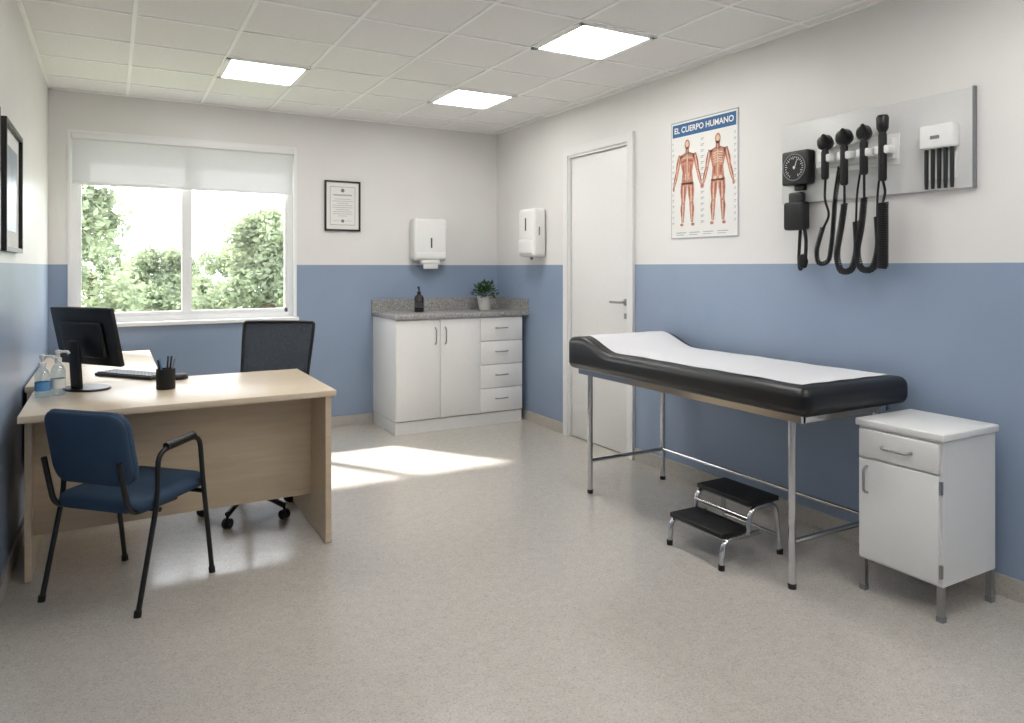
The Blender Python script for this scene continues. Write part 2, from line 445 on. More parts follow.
# paper towel dispenser (back wall)
g = G('paper_towel_dispenser', (2.48, YB, 1.6))
g.box('housing', 2.330, 2.645, YB-.125, YB-.002, 1.415, 1.795, M_plastic_w, .028, 5)
g.box('level_window', 2.485, 2.50, YB-.128, YB-.122, 1.53, 1.62, M_darkgrey, .002)
g.box('lower_cover', 2.337, 2.638, YB-.130, YB-.02, 1.425, 1.50, M_plastic_w, .02, 4)
g.box('paper_towel', 2.42, 2.56, YB-.115, YB-.105, 1.345, 1.42, M_sheet, .003)
g.box('towel_tray', 2.40, 2.58, YB-.12, YB-.03, 1.385, 1.42, M_plastic_w, .01, 3)

# soap / sanitizer dispenser (right wall)
g = G('soap_dispenser', (XR, 5.28, 1.65))
g.box('housing', XR-.13, XR-.002, 5.145, 5.415, 1.445, 1.86, M_plastic_w, .032, 5)
g.box('push_cover', XR-.145, XR-.06, 5.165, 5.395, 1.465, 1.60, M_plastic_w, .025, 5)
g.box('sight_window', XR-.133, XR-.128, 5.27, 5.29, 1.67, 1.78, M_darkgrey, .002)
g.box('side_lock', XR-.08, XR-.07, 5.141, 5.148, 1.63, 1.7, M_grey, .001)
g.tube('nozzle', [(XR-.07, 5.28, 1.46), (XR-.07, 5.28, 1.422)], .012, M_grey)

# framed diploma
g = G('framed_diploma', (1.72, YB, 1.88))
x0, x1, z0, z1 = 1.566, 1.874, 1.668, 2.095
fr = .014
g.boxes('wooden_frame', [(x0, x0+fr, YB-.022, YB-.001, z0, z1), (x1-fr, x1, YB-.022, YB-.001, z0, z1),
                  (x0+fr, x1-fr, YB-.022, YB-.001, z0, z0+fr), (x0+fr, x1-fr, YB-.022, YB-.001, z1-fr, z1)], M_blackm)
g.boxes('mat_board', [(x0+fr, x1-fr, YB-.012, YB-.002, z0+fr, z1-fr)], M_sheet)
f = lambda u, v: Vector((x0+u, YB-.0135, z0+v))
W_, H_ = x1-x0, z1-z0
def rect(u0, u1, v0, v1): return [(u0, v0), (u1, v0), (u1, v1), (u0, v1)]
bord = [rect(.045, W_-.045, .05, .053), rect(.045, W_-.045, H_-.053, H_-.05), rect(.045, .048, .05, H_-.05), rect(W_-.048, W_-.045, .05, H_-.05)]
g.polys('border_print', bord, M_ink, f)
lines = []
for i in range(9):
    wv = [.07, .09, .05, .085, .09, .06, .08, .085, .04][i]
    zz = .27-.018*i
    lines.append(rect(W_/2-wv, W_/2+wv, zz, zz+.004))
lines += [rect(.075, .125, .085, .088), rect(W_-.125, W_-.075, .085, .088), rect(W_/2-.08, W_/2+.08, .30, .312)]
g.polys('text_print', lines, M_inkl, f)
g.polys('crest_print', [[(W_/2+.016*math.cos(a*math.pi/8), .345+.016*math.sin(a*math.pi/8)) for a in range(16)],
                  [(W_/2+.014*math.cos(a*math.pi/8), .085+.014*math.sin(a*math.pi/8)) for a in range(16)]], M_ink, f)

# framed pictures on left wall
for (y0, y1) in ((3.50, 4.10), (2.70, 3.32)):
    g = G('framed_picture', (XL, (y0+y1)/2, 1.72))
    z0, z1 = 1.425, 1.968
    g.boxes('frame', [(XL+.001, XL+.028, y0, y0+.02, z0, z1), (XL+.001, XL+.028, y1-.02, y1, z0, z1),
                      (XL+.001, XL+.028, y0+.02, y1-.02, z0, z0+.02), (XL+.001, XL+.028, y0+.02, y1-.02, z1-.02, z1)], M_blackm)
    g.boxes('mat_board', [(XL+.001, XL+.012, y0+.02, y1-.02, z0+.02, z1-.02)], M_sheet)
    g.boxes('print', [(XL+.012, XL+.014, y0+.09, y1-.09, z0+.09, z1-.09)], M_photo)

# ---------------------------------------------------------------- anatomy poster
PY0, PY1, PZ0, PZ1 = 3.016, 3.592, 1.543, 2.302
g = G('anatomy_poster', (XR, (PY0+PY1)/2, (PZ0+PZ1)/2))
g.boxes('sheet', [(XR-.006, XR-.001, PY0, PY1, PZ0, PZ1)], M_sheet)
PW, PH = PY1-PY0, PZ1-PZ0
fp = lambda dx: (lambda u, v: Vector((XR-.006-dx, PY1-u, PZ0+v)))
g.polys('title_band', [rect(.014, PW-.014, PH-.1, PH-.018)], M_postblue, fp(.0008))
g.polys('edge_trim', [rect(.0, PW, PH-.008, PH), rect(0, PW, 0, .006), rect(0, .005, 0, PH), rect(PW-.005, PW, 0, PH)], M_inkl, fp(.0006))
cu = bpy.data.curves.new('title_text', 'FONT'); cu.body = 'EL CUERPO HUMANO'; cu.size = .052; cu.align_x = 'CENTER'; cu.align_y = 'CENTER'
cu.offset = .0012
to = bpy.data.objects.new('title_text', cu); S.collection.objects.link(to); cu.materials.append(M_sheet)
MT = Matrix(((0, 0, -1, 0), (-1, 0, 0, 0), (0, 1, 0, 0), (0, 0, 0, 1)))
to.parent = g.e
to.matrix_local = Matrix.Translation(Vector((-.0082, 0, PZ1-.059-(PZ0+PZ1)/2))) @ MT
def limb(pts, ws):
    L, R = [], []
    for i, (p, w) in enumerate(zip(pts, ws)):
        a = Vector(pts[max(i-1, 0)]); b = Vector(pts[min(i+1, len(pts)-1)])
        t = (b-a).normalized(); n = Vector((-t.y, t.x))
        L.append(tuple(Vector(p)+n*w)); R.append(tuple(Vector(p)-n*w))
    return [[L[i], L[i+1], R[i+1], R[i]] for i in range(len(pts)-1)]
def ell(cx, cy, rx, ry, n=16): return [(cx+rx*math.cos(2*math.pi*i/n), cy+ry*math.sin(2*math.pi*i/n)) for i in range(n)]
def figure(u0, v0, sc, skel):
    body, bone, red = [], [], []
    body += [ell(0, .93, .042, .06)]
    body += limb([(0, .9), (0, .82)], [.024, .035])
    body += limb([(0, .84), (0, .815), (0, .74), (0, .62), (0, .55), (0, .48)], [.04, .115, .11, .078, .088, .092])
    for s in (-1, 1):
        body += limb([(s*.11, .82), (s*.145, .72), (s*.165, .63), (s*.195, .54), (s*.215, .47)], [.03, .032, .024, .026, .014])
        body += [ell(s*.223, .445, .016, .032, 10)]
        body += limb([(s*.05, .5), (s*.06, .4), (s*.065, .28), (s*.075, .2), (s*.075, .05)], [.05, .05, .031, .036, .017])
        body += [ell(s*.088, .025, .028, .018, 10)]
        bone += limb([(s*.06, .46), (s*.063, .28)], [.007, .009]); bone += limb([(s*.068, .26), (s*.075, .06)], [.008, .005])
        bone += limb([(s*.125, .8), (s*.162, .64)], [.006, .006]); bone += limb([(s*.165, .62), (s*.212, .48)], [.006, .005])
        red += limb([(s*.085, .47), (s*.092, .33)], [.008, .004]) + limb([(s*.035, .45), (s*.042, .32)], [.008, .004])
        red += limb([(s*.098, .24), (s*.088, .12)], [.007, .004]) + limb([(s*.145, .79), (s*.178, .67)], [.007, .004])
        red += limb([(s*.185, .62), (s*.22, .5)], [.006, .003])
        if skel:
            for k in range(5):
                bone += limb([(s*.008, .79-.026*k), (s*(.07-.002*k), .775-.026*k)], [.005]*2)
            bone += [ell(s*.04, .51, .026, .02, 10)]
            red += limb([(s*.05, .64), (s*.045, .56)], [.012, .008])
        else:
            bone += limb([(s*.01, .79), (s*.085, .775)], [.005, .005])
            bone += limb([(s*.025, .6), (s*.025, .53)], [.008, .005])
            red += limb([(s*.015, .755), (s*.09, .735)], [.012, .006]) + limb([(s*.065, .70), (s*.05, .56)], [.009, .006])
    bone += [ell(0, .935, .024, .034)] + limb([(0, .88), (0, .52)], [.006, .006])
    tr = lambda P: [[(u0+x*sc, v0+y*sc) for x, y in q] for q in P]
    return tr(body), tr(bone), tr(red)
b1, n1, r1 = figure(.150, .075, .565, False); b2, n2, r2 = figure(.415, .075, .565, True)
g.polys('body_figures', b1+b2, M_muscle, fp(.0010))
g.polys('muscle_lines', r1+r2, M_redline, fp(.0013))
g.polys('bone_figures', n1+n2, M_bone, fp(.0016))
lab = []
for i in range(15):
    v = .62-.037*i
    for u, w in ((.012, .012+.004*(i % 3)), (PW/2-.018, .03), (PW-.03, .016)):
        lab.append(rect(u, u+w, v, v+.005)); lab.append(rect(u, u+w*.7, v-.009, v-.005))
lab += [rect(.05+.12*i, .14+.12*i, .035, .04) for i in range(4)] + [rect(.05+.12*i, .12+.12*i, .022, .026) for i in range(4)]
g.polys('label_print', lab, M_inkl, fp(.0008))

# ---------------------------------------------------------------- diagnostic wall station
g = G('diagnostic_wall_station', (XR, 2.19, 1.91))
X = XR
g.box('backboard', X-.022, X-.001, 1.69, 2.69, 1.70, 2.13, M_board, .004)
g.boxes('backboard_edge_strip', [(X-.026, X-.004, 1.686, 1.694, 1.698, 2.132)], M_grey)
# blood pressure gauge
gy_, gz = 2.556, 1.885
g.box('gauge_case', X-.085, X-.022, gy_-.084, gy_+.084, gz-.092, gz+.088, M_black, .012, 3)
RL = Matrix.Rotation(math.radians(-90), 4, 'Y')
g.lathe('gauge_bezel', [(.066, 0), (.071, 0), (.071, .005), (.066, .005), (.066, 0)], (X-.085, gy_, gz), M_grey, 32, RL)
g.lathe('gauge_face', [(0, .001), (.066, .001)], (X-.085, gy_, gz), M_rubber, 32, RL)
tk = []
for i in range(24):
    a = math.radians(-60+i*300/23)
    cx_, cy_ = math.cos(a), math.sin(a); r0 = .048 if i % 3 else .042
    px, py = -cy_*.0016, cx_*.0016
    tk.append([(r0*cx_+px, r0*cy_+py), (.058*cx_+px, .058*cy_+py), (.058*cx_-px, .058*cy_-py), (r0*cx_-px, r0*cy_-py)])
tk.append([(-.003, -.01), (.003, -.01), (.02, .04), (.018, .042)])
tk.append(ell(0, 0, .008, .008, 12))
g.polys('gauge_ticks', tk, M_sheet, lambda u, v: Vector((X-.0875, gy_-u, gz+v)))
g.box('gauge_bracket', X-.05, X-.022, gy_-.03, gy_+.03, gz-.12, gz-.085, M_black, .004)
# cuff basket
g.box('cuff_holder', X-.085, X-.025, gy_-.055, gy_+.075, 1.555, 1.705, M_rubber, .016, 3)
g.box('cuff_roll', X-.075, X-.032, gy_-.035, gy_+.05, 1.66, 1.755, M_black, .012, 3)
g.tube('cuff_hose', [(X-.05, gy_-.03, 1.60), (X-.06, gy_-.055, 1.50), (X-.06, gy_-.05, 1.39), (X-.06, gy_-.015, 1.335), (X-.05, gy_+.0, 1.40), (X-.05, gy_-.01, 1.56)], .009, M_rubber, .03, 8)
g.lathe('inflation_bulb', [(0, -.04), (.018, -.032), (.026, 0), (.018, .032), (0, .04)], (X-.06, gy_-.035, 1.39), M_rubber, 16)
# rail & handles
DY = -.065
g.box('handle_rail', X-.06, X-.022, 2.025, 2.445, 1.865, 1.965, M_plastic_w, .008, 3)
g.box('rail_base', X-.03, X-.022, 2.015, 2.455, 1.84, 1.985, M_plastic_w, .003)
tool = [(2.425, 2.025, 1.80, .040), (2.318, 2.035, 1.76, .042), (2.213, 2.040, 1.80, .036), (2.118, 2.065, 1.76, .030)]
for i, (y, zt, zb, hr) in enumerate(tool):
    y += DY
    x = X-.070
    g.box('cradle_%d' % (i+1), x-.040, X-.055, y-.036, y+.036, 1.885, 1.925, M_plastic_w, .008, 3)
    g.lathe('handle_%d' % (i+1), [(0, zb), (.014, zb), (.0185, zb+.01), (.0185, zt-.09), (.013, zt-.075), (.013, zt-.055), (0, zt-.055)], (x-.028, y, 0), M_rubber, 20)
    RX = Matrix.Rotation(math.radians(-62), 4, 'Y') @ Matrix.Rotation(math.radians(25), 4, 'X')
    if i < 3:
        g.lathe('head_%d' % (i+1), [(0, -.034), (hr*.85, -.032), (hr, -.02), (hr*.92, .006), (hr*.5, .024), (hr*.22, .055), (0, .055)], (x-.028, y, zt-.035), M_black, 20, RX)
    else:
        g.lathe('head_%d' % (i+1), [(0, zt-.085), (.016, zt-.08), (.026, zt-.06), (.028, zt-.012), (.022, zt), (0, zt)], (x-.028, y, 0), M_black, 20)
def coil(name, ctrl, R, pitch, r):
    ctrl = [(a, b+DY, c_) for a, b, c_ in ctrl]
    p = round_path(ctrl, .06, seg=10)
    ds = [0]
    for a, b in zip(p, p[1:]): ds.append(ds[-1]+(b-a).length)
    L = ds[-1]; turns = L/pitch; N = int(turns*9)
    out = []; j = 0; nrm = Vector((1, 0, 0))
    for k in range(N+1):
        d = L*k/N
        while j < len(ds)-2 and ds[j+1] < d: j += 1
        t = (d-ds[j])/max(1e-9, ds[j+1]-ds[j]); q = p[j].lerp(p[j+1], t); tg = (p[j+1]-p[j]).normalized()
        nrm = (nrm-tg*nrm.dot(tg)).normalized(); bn = tg.cross(nrm)
        a = 2*math.pi*turns*k/N
        out.append(q+(nrm*math.cos(a)+bn*math.sin(a))*R)
    bm = bmesh.new(); bm_tube(bm, out, r, 6); g.add(bm, name, M_rubber)
xx = X-.095
g.tube('cord_upper_1', [(xx, 2.425+DY, 1.80), (xx, 2.43+DY, 1.70), (xx, 2.40+DY, 1.62), (xx, 2.44+DY, 1.55)], .006, M_rubber, .03, 8)
coil('coiled_cord_1', [(xx, 2.44, 1.56), (xx, 2.48, 1.44), (xx, 2.465, 1.37), (xx+.02, 2.42, 1.385), (xx+.02, 2.40, 1.50), (xx+.03, 2.39, 1.72), (xx+.065, 2.39, 1.86)], .009, .010, .004)
# coils hang from each handle, loop low and come back up to the rail
g.tube('cord_upper_2', [(xx, 2.318+DY, 1.77), (xx, 2.318+DY, 1.66)], .006, M_rubber, 0, 8)
coil('coiled_cord_2', [(xx, 2.318, 1.67), (xx, 2.335, 1.56), (xx, 2.365, 1.42), (xx, 2.340, 1.335), (xx+.01, 2.285, 1.34), (xx+.02, 2.262, 1.44), (xx+.02, 2.270, 1.58)], .0125, .011, .0046)
g.tube('cord_return_2', [(xx+.02, 2.270+DY, 1.57), (xx+.03, 2.272+DY, 1.72), (xx+.065, 2.272+DY, 1.86)], .005, M_rubber, .05, 8)
g.tube('cord_upper_3', [(xx, 2.213+DY, 1.81), (xx, 2.213+DY, 1.68)], .006, M_rubber, 0, 8)
coil('coiled_cord_3', [(xx, 2.213, 1.69), (xx, 2.225, 1.56), (xx, 2.255, 1.43), (xx, 2.230, 1.345), (xx+.01, 2.175, 1.345), (xx+.02, 2.150, 1.45), (xx+.02, 2.160, 1.60)], .0125, .011, .0046)
g.tube('cord_return_3', [(xx+.02, 2.160+DY, 1.59), (xx+.03, 2.165+DY, 1.72), (xx+.065, 2.165+DY, 1.86)], .005, M_rubber, .05, 8)
coil('coiled_cord_4', [(xx, 2.118, 1.66), (xx, 2.12, 1.355)], .021, .0105, .005)
g.tube('cord_upper_4', [(xx, 2.118+DY, 1.76), (xx+.01, 2.112+DY, 1.71), (xx, 2.118+DY, 1.66)], .006, M_rubber, .02, 8)
# specula dispenser
g.box('specula_dispenser_head', X-.085, X-.022, 1.745, 1.890, 1.880, 1.985, M_plastic_w, .010, 3)
g.boxes('specula_dispenser_back', [(X-.03, X-.022, 1.755, 1.885, 1.75, 1.88)], M_plastic_w)
for i in range(5):
    y = 1.762+i*.0278
    g.lathe('specula_tube_%d' % (i+1), [(0, 1.705), (.007, 1.705), (.0086, 1.735), (.0086, 1.885), (0, 1.885)], (X-.055, y, 0), M_black, 16)
g.boxes('dispenser_label', [(X-.0865, X-.085, 1.80, 1.84, 1.92, 1.935)], M_grey)

# ---------------------------------------------------------------- examination table
g = G('examination_table', (2.80, 2.83, 0))
bx0, bx1 = 2.46, 3.175
lx0, lx1, ly0, ly1 = 2.512, 3.08, 2.057, 3.52
def mattress_top(y):
    if y < 3.27: return .862
    if y < 3.56:
        t = (y-3.27)/.29; return .862+.078*(t*t*(3-2*t))
    return .94-.012*((y-3.56)/.13)
def section(bm, y, x0, x1, z0, z1, r, n=6):
    pts = []
    for (cx, cz, a0) in ((x1-r, z1-r, 0), (x0+r, z1-r, 90), (x0+r, z0+r, 180), (x1-r, z0+r, 270)):
        for k in range(n+1):
            a = math.radians(a0+90*k/n); pts.append(bm.verts.new((cx+r*math.cos(a), y, cz+r*math.sin(a))))
    return pts
bm = bmesh.new(); rings = []
Y0m, Y1m, er = 1.945, 3.70, .042
ys = []
for k in range(7):
    a = math.radians(90*k/6); ys.append((Y0m+er-er*math.cos(a), er*(1-math.sin(a))))
n_ = 40
for k in range(1, n_): ys.append((Y0m+er+(Y1m-Y0m-2*er)*k/n_, 0))
for k in range(7):
    a = math.radians(90-90*k/6); ys.append((Y1m-er+er*math.cos(a), er*(1-math.sin(a))))
for (y, ins) in ys:
    zb = .738
    rings.append(section(bm, y, bx0+ins, bx1-ins, zb+ins, mattress_top(y)-ins, .040-ins*.75))
for a, b in zip(rings, rings[1:]):
    for k in range(len(a)):
        k2 = (k+1) % len(a); bm.faces.new((a[k], a[k2], b[k2], b[k]))
bm.faces.new(rings[0]); bm.faces.new(rings[-1][::-1])
g.add(bm, 'mattress', M_vinyl, True, 60)
# paper cover
bm = bmesh.new(); px0, px1 = 2.53, 3.11; rows = []
NY, NX = 60, 12
for j in range(NY+1):
    y = 2.02+(3.645-2.02)*j/NY; row = []
    for i in range(NX+1):
        t = i/NX; x = px0+(px1-px0)*t
        z = mattress_top(y)+.0035+.0012*math.sin(x*37+y*9)+.001*math.sin(y*23)
        row.append(bm.verts.new((x, y, z)))
    rows.append(row)
for j in range(NY):
    for i in range(NX): bm.faces.new((rows[j][i], rows[j][i+1], rows[j+1][i+1], rows[j+1][i]))
g.add(bm, 'paper_cover', M_paper, True, 60)
lt = .0155
g.tubes('legs', [[(x, y, .0), (x, y, .735)] for x in (lx0, lx1) for y in (ly0, ly1)], lt, M_chrome)
g.tubes('leg_tips', [[(x, y, 0), (x, y, .022)] for x in (lx0, lx1) for y in (ly0, ly1)], lt+.002, M_rubber)
g.boxes('top_frame', [(lx0-.016, lx0+.012, 2.0, 3.62, .708, .740), (lx1-.012, lx1+.016, 2.0, 3.62, .708, .740),
                (lx0, lx1, 2.0, 2.03, .708, .740), (lx0, lx1, 3.59, 3.62, .708, .740)], M_chrome)
g.tubes('lower_stretchers', [[(lx0, ly0, .195), (lx1, ly0, .195)], [(lx0, ly1, .195), (lx1, ly1, .195)], [(lx1, ly0, .195), (lx1, ly1, .195)]], .012, M_chrome)

# ---------------------------------------------------------------- step stool
g = G('step_stool', (2.57, 2.51, 0))
sy0, sy1 = 2.335, 2.675
sx0, sxm, sx1 = 2.385, 2.575, 2.765
for i, y in enumerate((sy0, sy1)):
    g.tube('lower_hoop_%d' % (i+1), [(sx0, y, 0), (sx0+.012, y, .128), (sxm+.05, y, .128)], .0125, M_chrome, .05)
    g.tube('upper_hoop_%d' % (i+1), [(sxm-.03, y, .12), (sxm-.005, y, .245), (sx1-.03, y, .245), (sx1, y, 0)], .0125, M_chrome, .05)
g.tubes('rubber_feet', [[(x, y, 0), (x, y, .025)] for x in (sx0, sx1) for y in (sy0, sy1)], .015, M_rubber)
g.tubes('cross_bars', [[(x, sy0, z), (x, sy1, z)] for x, z in ((sx0+.03, .128), (sxm-.02, .20), (sxm+.02, .245), (sx1-.05, .245), (sx1-.012, .09))], .009, M_chrome)
g.box('lower_tread', sx0+.0, sxm-.005, sy0-.002, sy1+.002, .136, .160, M_rubber, .006, 3)
g.box('upper_tread', sxm-.012, sx1-.005, sy0-.002, sy1+.002, .253, .277, M_rubber, .006, 3)
for nm, xa, xb, z in (('lower_tread_ribs', sx0+.01, sxm-.02, .160), ('upper_tread_ribs', sxm+.005, sx1-.02, .277)):
    g.boxes(nm, [(xa+(xb-xa)*k/9, xa+(xb-xa)*k/9+.008, sy0+.01, sy1-.01, z-.001, z+.0015) for k in range(9)], M_rubber)

# ---------------------------------------------------------------- bedside cabinet
g = G('bedside_cabinet', (2.94, 1.75, 0))
kx0, kx1, ky0, ky1 = 2.760, 3.132, 1.568, 1.924
g.boxes('body', [(kx0+.004, kx1, ky0+.004, ky1-.004, .135, .690)], M_whitem)
g.box('top', kx0-.010, kx1+.006, ky0-.010, ky1+.008, .692, .722, M_whitem, .006, 3)
g.box('drawer_front', kx0-.012, kx0+.004, ky0+.012, ky1-.012, .568, .682, M_whitem, .003)
g.box('door_front', kx0-.012, kx0+.004, ky0+.012, ky1-.012, .148, .559, M_whitem, .003)
yc = (ky0+ky1)/2
g.tube('drawer_handle', [(kx0-.012, yc-.06, .625), (kx0-.038, yc-.05, .622), (kx0-.038, yc+.05, .622), (kx0-.012, yc+.06, .625)], .0055, M_steel, .02)
g.tube('door_handle', [(kx0-.012, ky1-.05, .53), (kx0-.038, ky1-.05, .52), (kx0-.038, ky1-.05, .43), (kx0-.012, ky1-.05, .42)], .0055, M_steel, .02)
g.boxes('door_hinges', [(kx0-.010, kx0+.006, ky0+.003, ky0+.012, .17, .22), (kx0-.010, kx0+.006, ky0+.003, ky0+.012, .49, .54)], M_steel)
lg = [(kx0+.014, ky0+.016), (kx1-.016, ky0+.016), (kx0+.014, ky1-.018), (kx1-.016, ky1-.018)]
g.boxes('legs', [(x-.011, x+.011, y-.011, y+.011, 0.02, .136) for x, y in lg], M_steel)
g.boxes('leg_tips', [(x-.013, x+.013, y-.013, y+.013, 0, .022) for x, y in lg], M_grey)

# ---------------------------------------------------------------- desk
DT = .754
g = G('office_desk', (.3, 3.95, 0))
g.box('desktop', -.335, .965, 3.49, 4.345, DT-.03, DT, M_maple, .003)
g.box('return_top', -.385, .24, 4.347, 5.84, DT-.03, DT, M_maple, .003)
g.boxes('end_panel_right', [(.915, .943, 3.505, 4.325, 0.005, DT-.03)], M_maple2)
g.boxes('end_panel_left', [(-.327, -.302, 3.69, 4.325, 0.005, DT-.03)], M_maple2)
g.boxes('modesty_panel', [(-.302, .915, 3.79, 3.808, .17, DT-.03)], M_maple2)
g.boxes('return_end_panel', [(-.375, .22, 5.80, 5.825, 0.005, DT-.03)], M_maple2)
g.boxes('return_modesty_panel', [(-.375, -.357, 4.35, 5.80, .3, DT-.03)], M_maple2)
g.boxes('glide_feet', [(.92, .938, 3.53, 3.56, 0, .006), (.92, .938, 4.27, 4.3, 0, .006), (-.322, -.307, 3.70, 3.73, 0, .006), (-.322, -.307, 4.27, 4.3, 0, .006), (-.3, -.27, 5.805, 5.82, 0, .006), (.15, .18, 5.805, 5.82, 0, .006)], M_grey)

# monitor
g = G('computer_monitor', (-.108, 4.13, DT), math.radians(-53.13), True)
MX = Matrix.Translation((0, 0, .261)) @ Matrix.Rotation(math.radians(12), 4, 'X')
g.box('screen_housing', -.222, .222, -.014, .012, -.145, .150, M_black, .008, 3, M=MX)
g.box('rear_bulge', -.15, .15, -.034, -.012, -.10, .08, M_black, .012, 3, M=MX)
g.box('screen', -.210, .210, .0115, .0135, -.128, .140, M_screen, 0, M=MX)
g.box('stand_neck', -.035, .035, -.062, -.04, .008, .25, M_black, .008, 3, M=Matrix.Rotation(math.radians(4), 4, 'X'))
g.lathe('stand_base', [(0, 0), (.118, 0), (.122, .004), (.118, .010), (.03, .016), (0, .016)], (0, 0, 0), M_black, 40, Matrix.Diagonal((1.0, .78, 1, 1)))

# keyboard
g = G('computer_keyboard', (.100, 4.475, DT), math.radians(-52), True)
g.box('keyboard_case', -.215, .215, -.068, .068, .001, .018, M_black, .005, 3)
ks = []
for r_ in range(5):
    for k in range(15):
        if r_ == 0 and 4 < k < 10: continue
        xk = -.205+k*.0273; yk = -.058+r_*.0236
        ks.append((xk, xk+.024, yk, yk+.020, .0175, .0235))
ks.append((-.205+5*.0273, -.205+10*.0273-.004, -.058, -.038, .0175, .0235))
g.boxes('keys', ks, M_darkgrey, .0015)
# mouse
g = G('computer_mouse', (.325, 4.25, DT), math.radians(-45), True)
g.lathe('mouse_body', [(.95, 0), (1, .15), (.9, .6), (.6, .9), (0, 1.0)], (0, 0, 0), M_black, 24, Matrix.Diagonal((.028, .048, .032, 1)), 60)
g.lathe('scroll_wheel', [(0, -.004), (.008, -.004), (.008, .004), (0, .004)], (0, .025, .026), M_grey, 16, R90)

# pen holder
g = G('pen_holder', (.234, 3.945, DT), 0, True)
g.lathe('cup', [(0, 0), (.042, 0), (.044, .003), (.044, .10), (.041, .10), (.041, .006), (0, .006)], (0, 0, 0), M_rubber, 28)
pens = [(.02, .01, .16, .03, .01), (-.015, .02, .15, -.03, .02), (0, -.02, .165, .01, -.03), (.025, -.01, .15, .045, -.02), (-.025, -.01, .145, -.04, -.01)]
for i, (a, b, hh, c_, d_) in enumerate(pens):
    g.tube('pen_%d' % (i+1), [(a*.5, b*.5, .008), (c_*.9, d_*.9, hh)], .0042, [M_black, M_bluelabel, M_black, M_grey, M_rubber][i], 0, 8)

# sanitizer bottles
for (x, y, hh, r_) in ((-.282, 3.965, .145, .029), (-.222, 3.995, .16, .029)):
    g = G('hand_sanitizer_bottle', (x, y, DT), 0.4, True)
    g.lathe('bottle', [(0, .001), (r_, .001), (r_+.002, .006), (r_+.002, hh*.72), (r_*.8, hh*.86), (.013, hh*.93), (.012, hh), (0, hh)], (0, 0, 0), M_bottle, 28)
    g.lathe('label', [(r_+.0028, hh*.22), (r_+.0028, hh*.50)], (0, 0, 0), M_bluelabel if hh < .15 else M_sheet, 28)
    g.lathe('pump_collar', [(0, hh-.004), (.015, hh-.004), (.015, hh+.016), (.006, hh+.02), (.006, hh+.04), (0, hh+.04)], (0, 0, 0), M_plastic_w, 20)
    g.lathe('pump_head', [(0, hh+.036), (.012, hh+.036), (.013, hh+.052), (0, hh+.056)], (0, 0, 0), M_plastic_w, 20)
    g.tube('pump_spout', [(0, 0, hh+.046), (.03, -.03, hh+.046), (.034, -.034, hh+.036)], .006, M_plastic_w, .006, 10)

# ---------------------------------------------------------------- visitor chair
# local: +y forward (seat front), x = side
g = G('visitor_chair', (.070, 3.449, 0), math.radians(-45), True)
hw, hd = .238, .215
def cushion(g, name, w, d, t, mt, M, cr=.08, dome=.012, curve=0.0):
    """rounded-corner cushion in local XY, thickness Z"""
    bm = bmesh.new(); N = 8
    outl = []
    for (cx, cy, a0) in ((w-cr, d-cr, 0), (-w+cr, d-cr, 90), (-w+cr, -d+cr, 180), (w-cr, -d+cr, 270)):
        for k in range(N+1):
            a = math.radians(a0+90*k/N); outl.append((cx+cr*math.cos(a), cy+cr*math.sin(a)))
    prof = [(.90, -t/2), (.975, -t/2+t*.12), (1, 0), (.985, t*.28), (.94, t*.44), (.8, t*.5+dome*.35), (.5, t*.5+dome*.8), (.2, t*.5+dome)]
    rings = []
    for s_, z in prof:
        rings.append([bm.verts.new((x*s_, y*s_, z)) for x, y in outl])
    for a, b in zip(rings, rings[1:]):
        for k in range(len(a)):
            k2 = (k+1) % len(a); bm.faces.new((a[k], a[k2], b[k2], b[k]))
    bm.faces.new(rings[0][::-1]); bm.faces.new(rings[-1])
    for v in bm.verts: v.co.z += curve*(v.co.x/w)**2
    bmesh.ops.transform(bm, matrix=M, verts=bm.verts)
    return g.add(bm, name, mt, True, 70)
cushion(g, 'seat', .222, .215, .055, M_bluefab, Matrix.Translation((0, .02, .412)) @ Matrix.Rotation(math.radians(2), 4, 'X'))
MB = Matrix.Translation((0, -.225, .640)) @ Matrix.Rotation(math.radians(12), 4, 'X') @ Matrix.Rotation(math.radians(-90), 4, 'X')
cushion(g, 'backrest', .205, .155, .035, M_bluefab, MB, .07, .006, .03)
MS = Matrix.Translation((0, -.240, .640)) @ Matrix.Rotation(math.radians(12), 4, 'X') @ Matrix.Rotation(math.radians(90), 4, 'X') 
cushion(g, 'backrest_rear_pad', .200, .150, .026, M_bluefab, MS, .068, .006, -.03)
for i, s_ in enumerate((-1, 1)):
    x = s_*hw
    g.tube('side_frame_%d' % (i+1), [(x, -hd, 0), (x, -hd*.52, .42), (x, -hd*.50, .615), (x, hd*.62, .632), (x, hd*.72, .43), (x, hd+.0, 0)], .0105, M_blackm, .055)
    g.tube('armrest_pad_%d' % (i+1), [(x, -hd*.30, .627), (x, hd*.45, .639)], .016, M_black, 0, 12)
    g.tube('back_upright_%d' % (i+1), [(s_*.185, .05, .380), (s_*.185, -.20, .385), (s_*.185, -.228, .50), (s_*.185, -.250, .60)], .011, M_blackm, .06)
g.tubes('seat_rails', [[(-hw, -hd*.45, .38), (hw, -hd*.45, .38)], [(-hw, hd*.74, .38), (hw, hd*.74, .38)]], .010, M_blackm)
g.tubes('foot_caps', [[(s_*hw, s2*hd, 0), (s_*hw, s2*(hd-.004), .025)] for s_ in (-1, 1) for s2 in (-1, 1)], .014, M_rubber)

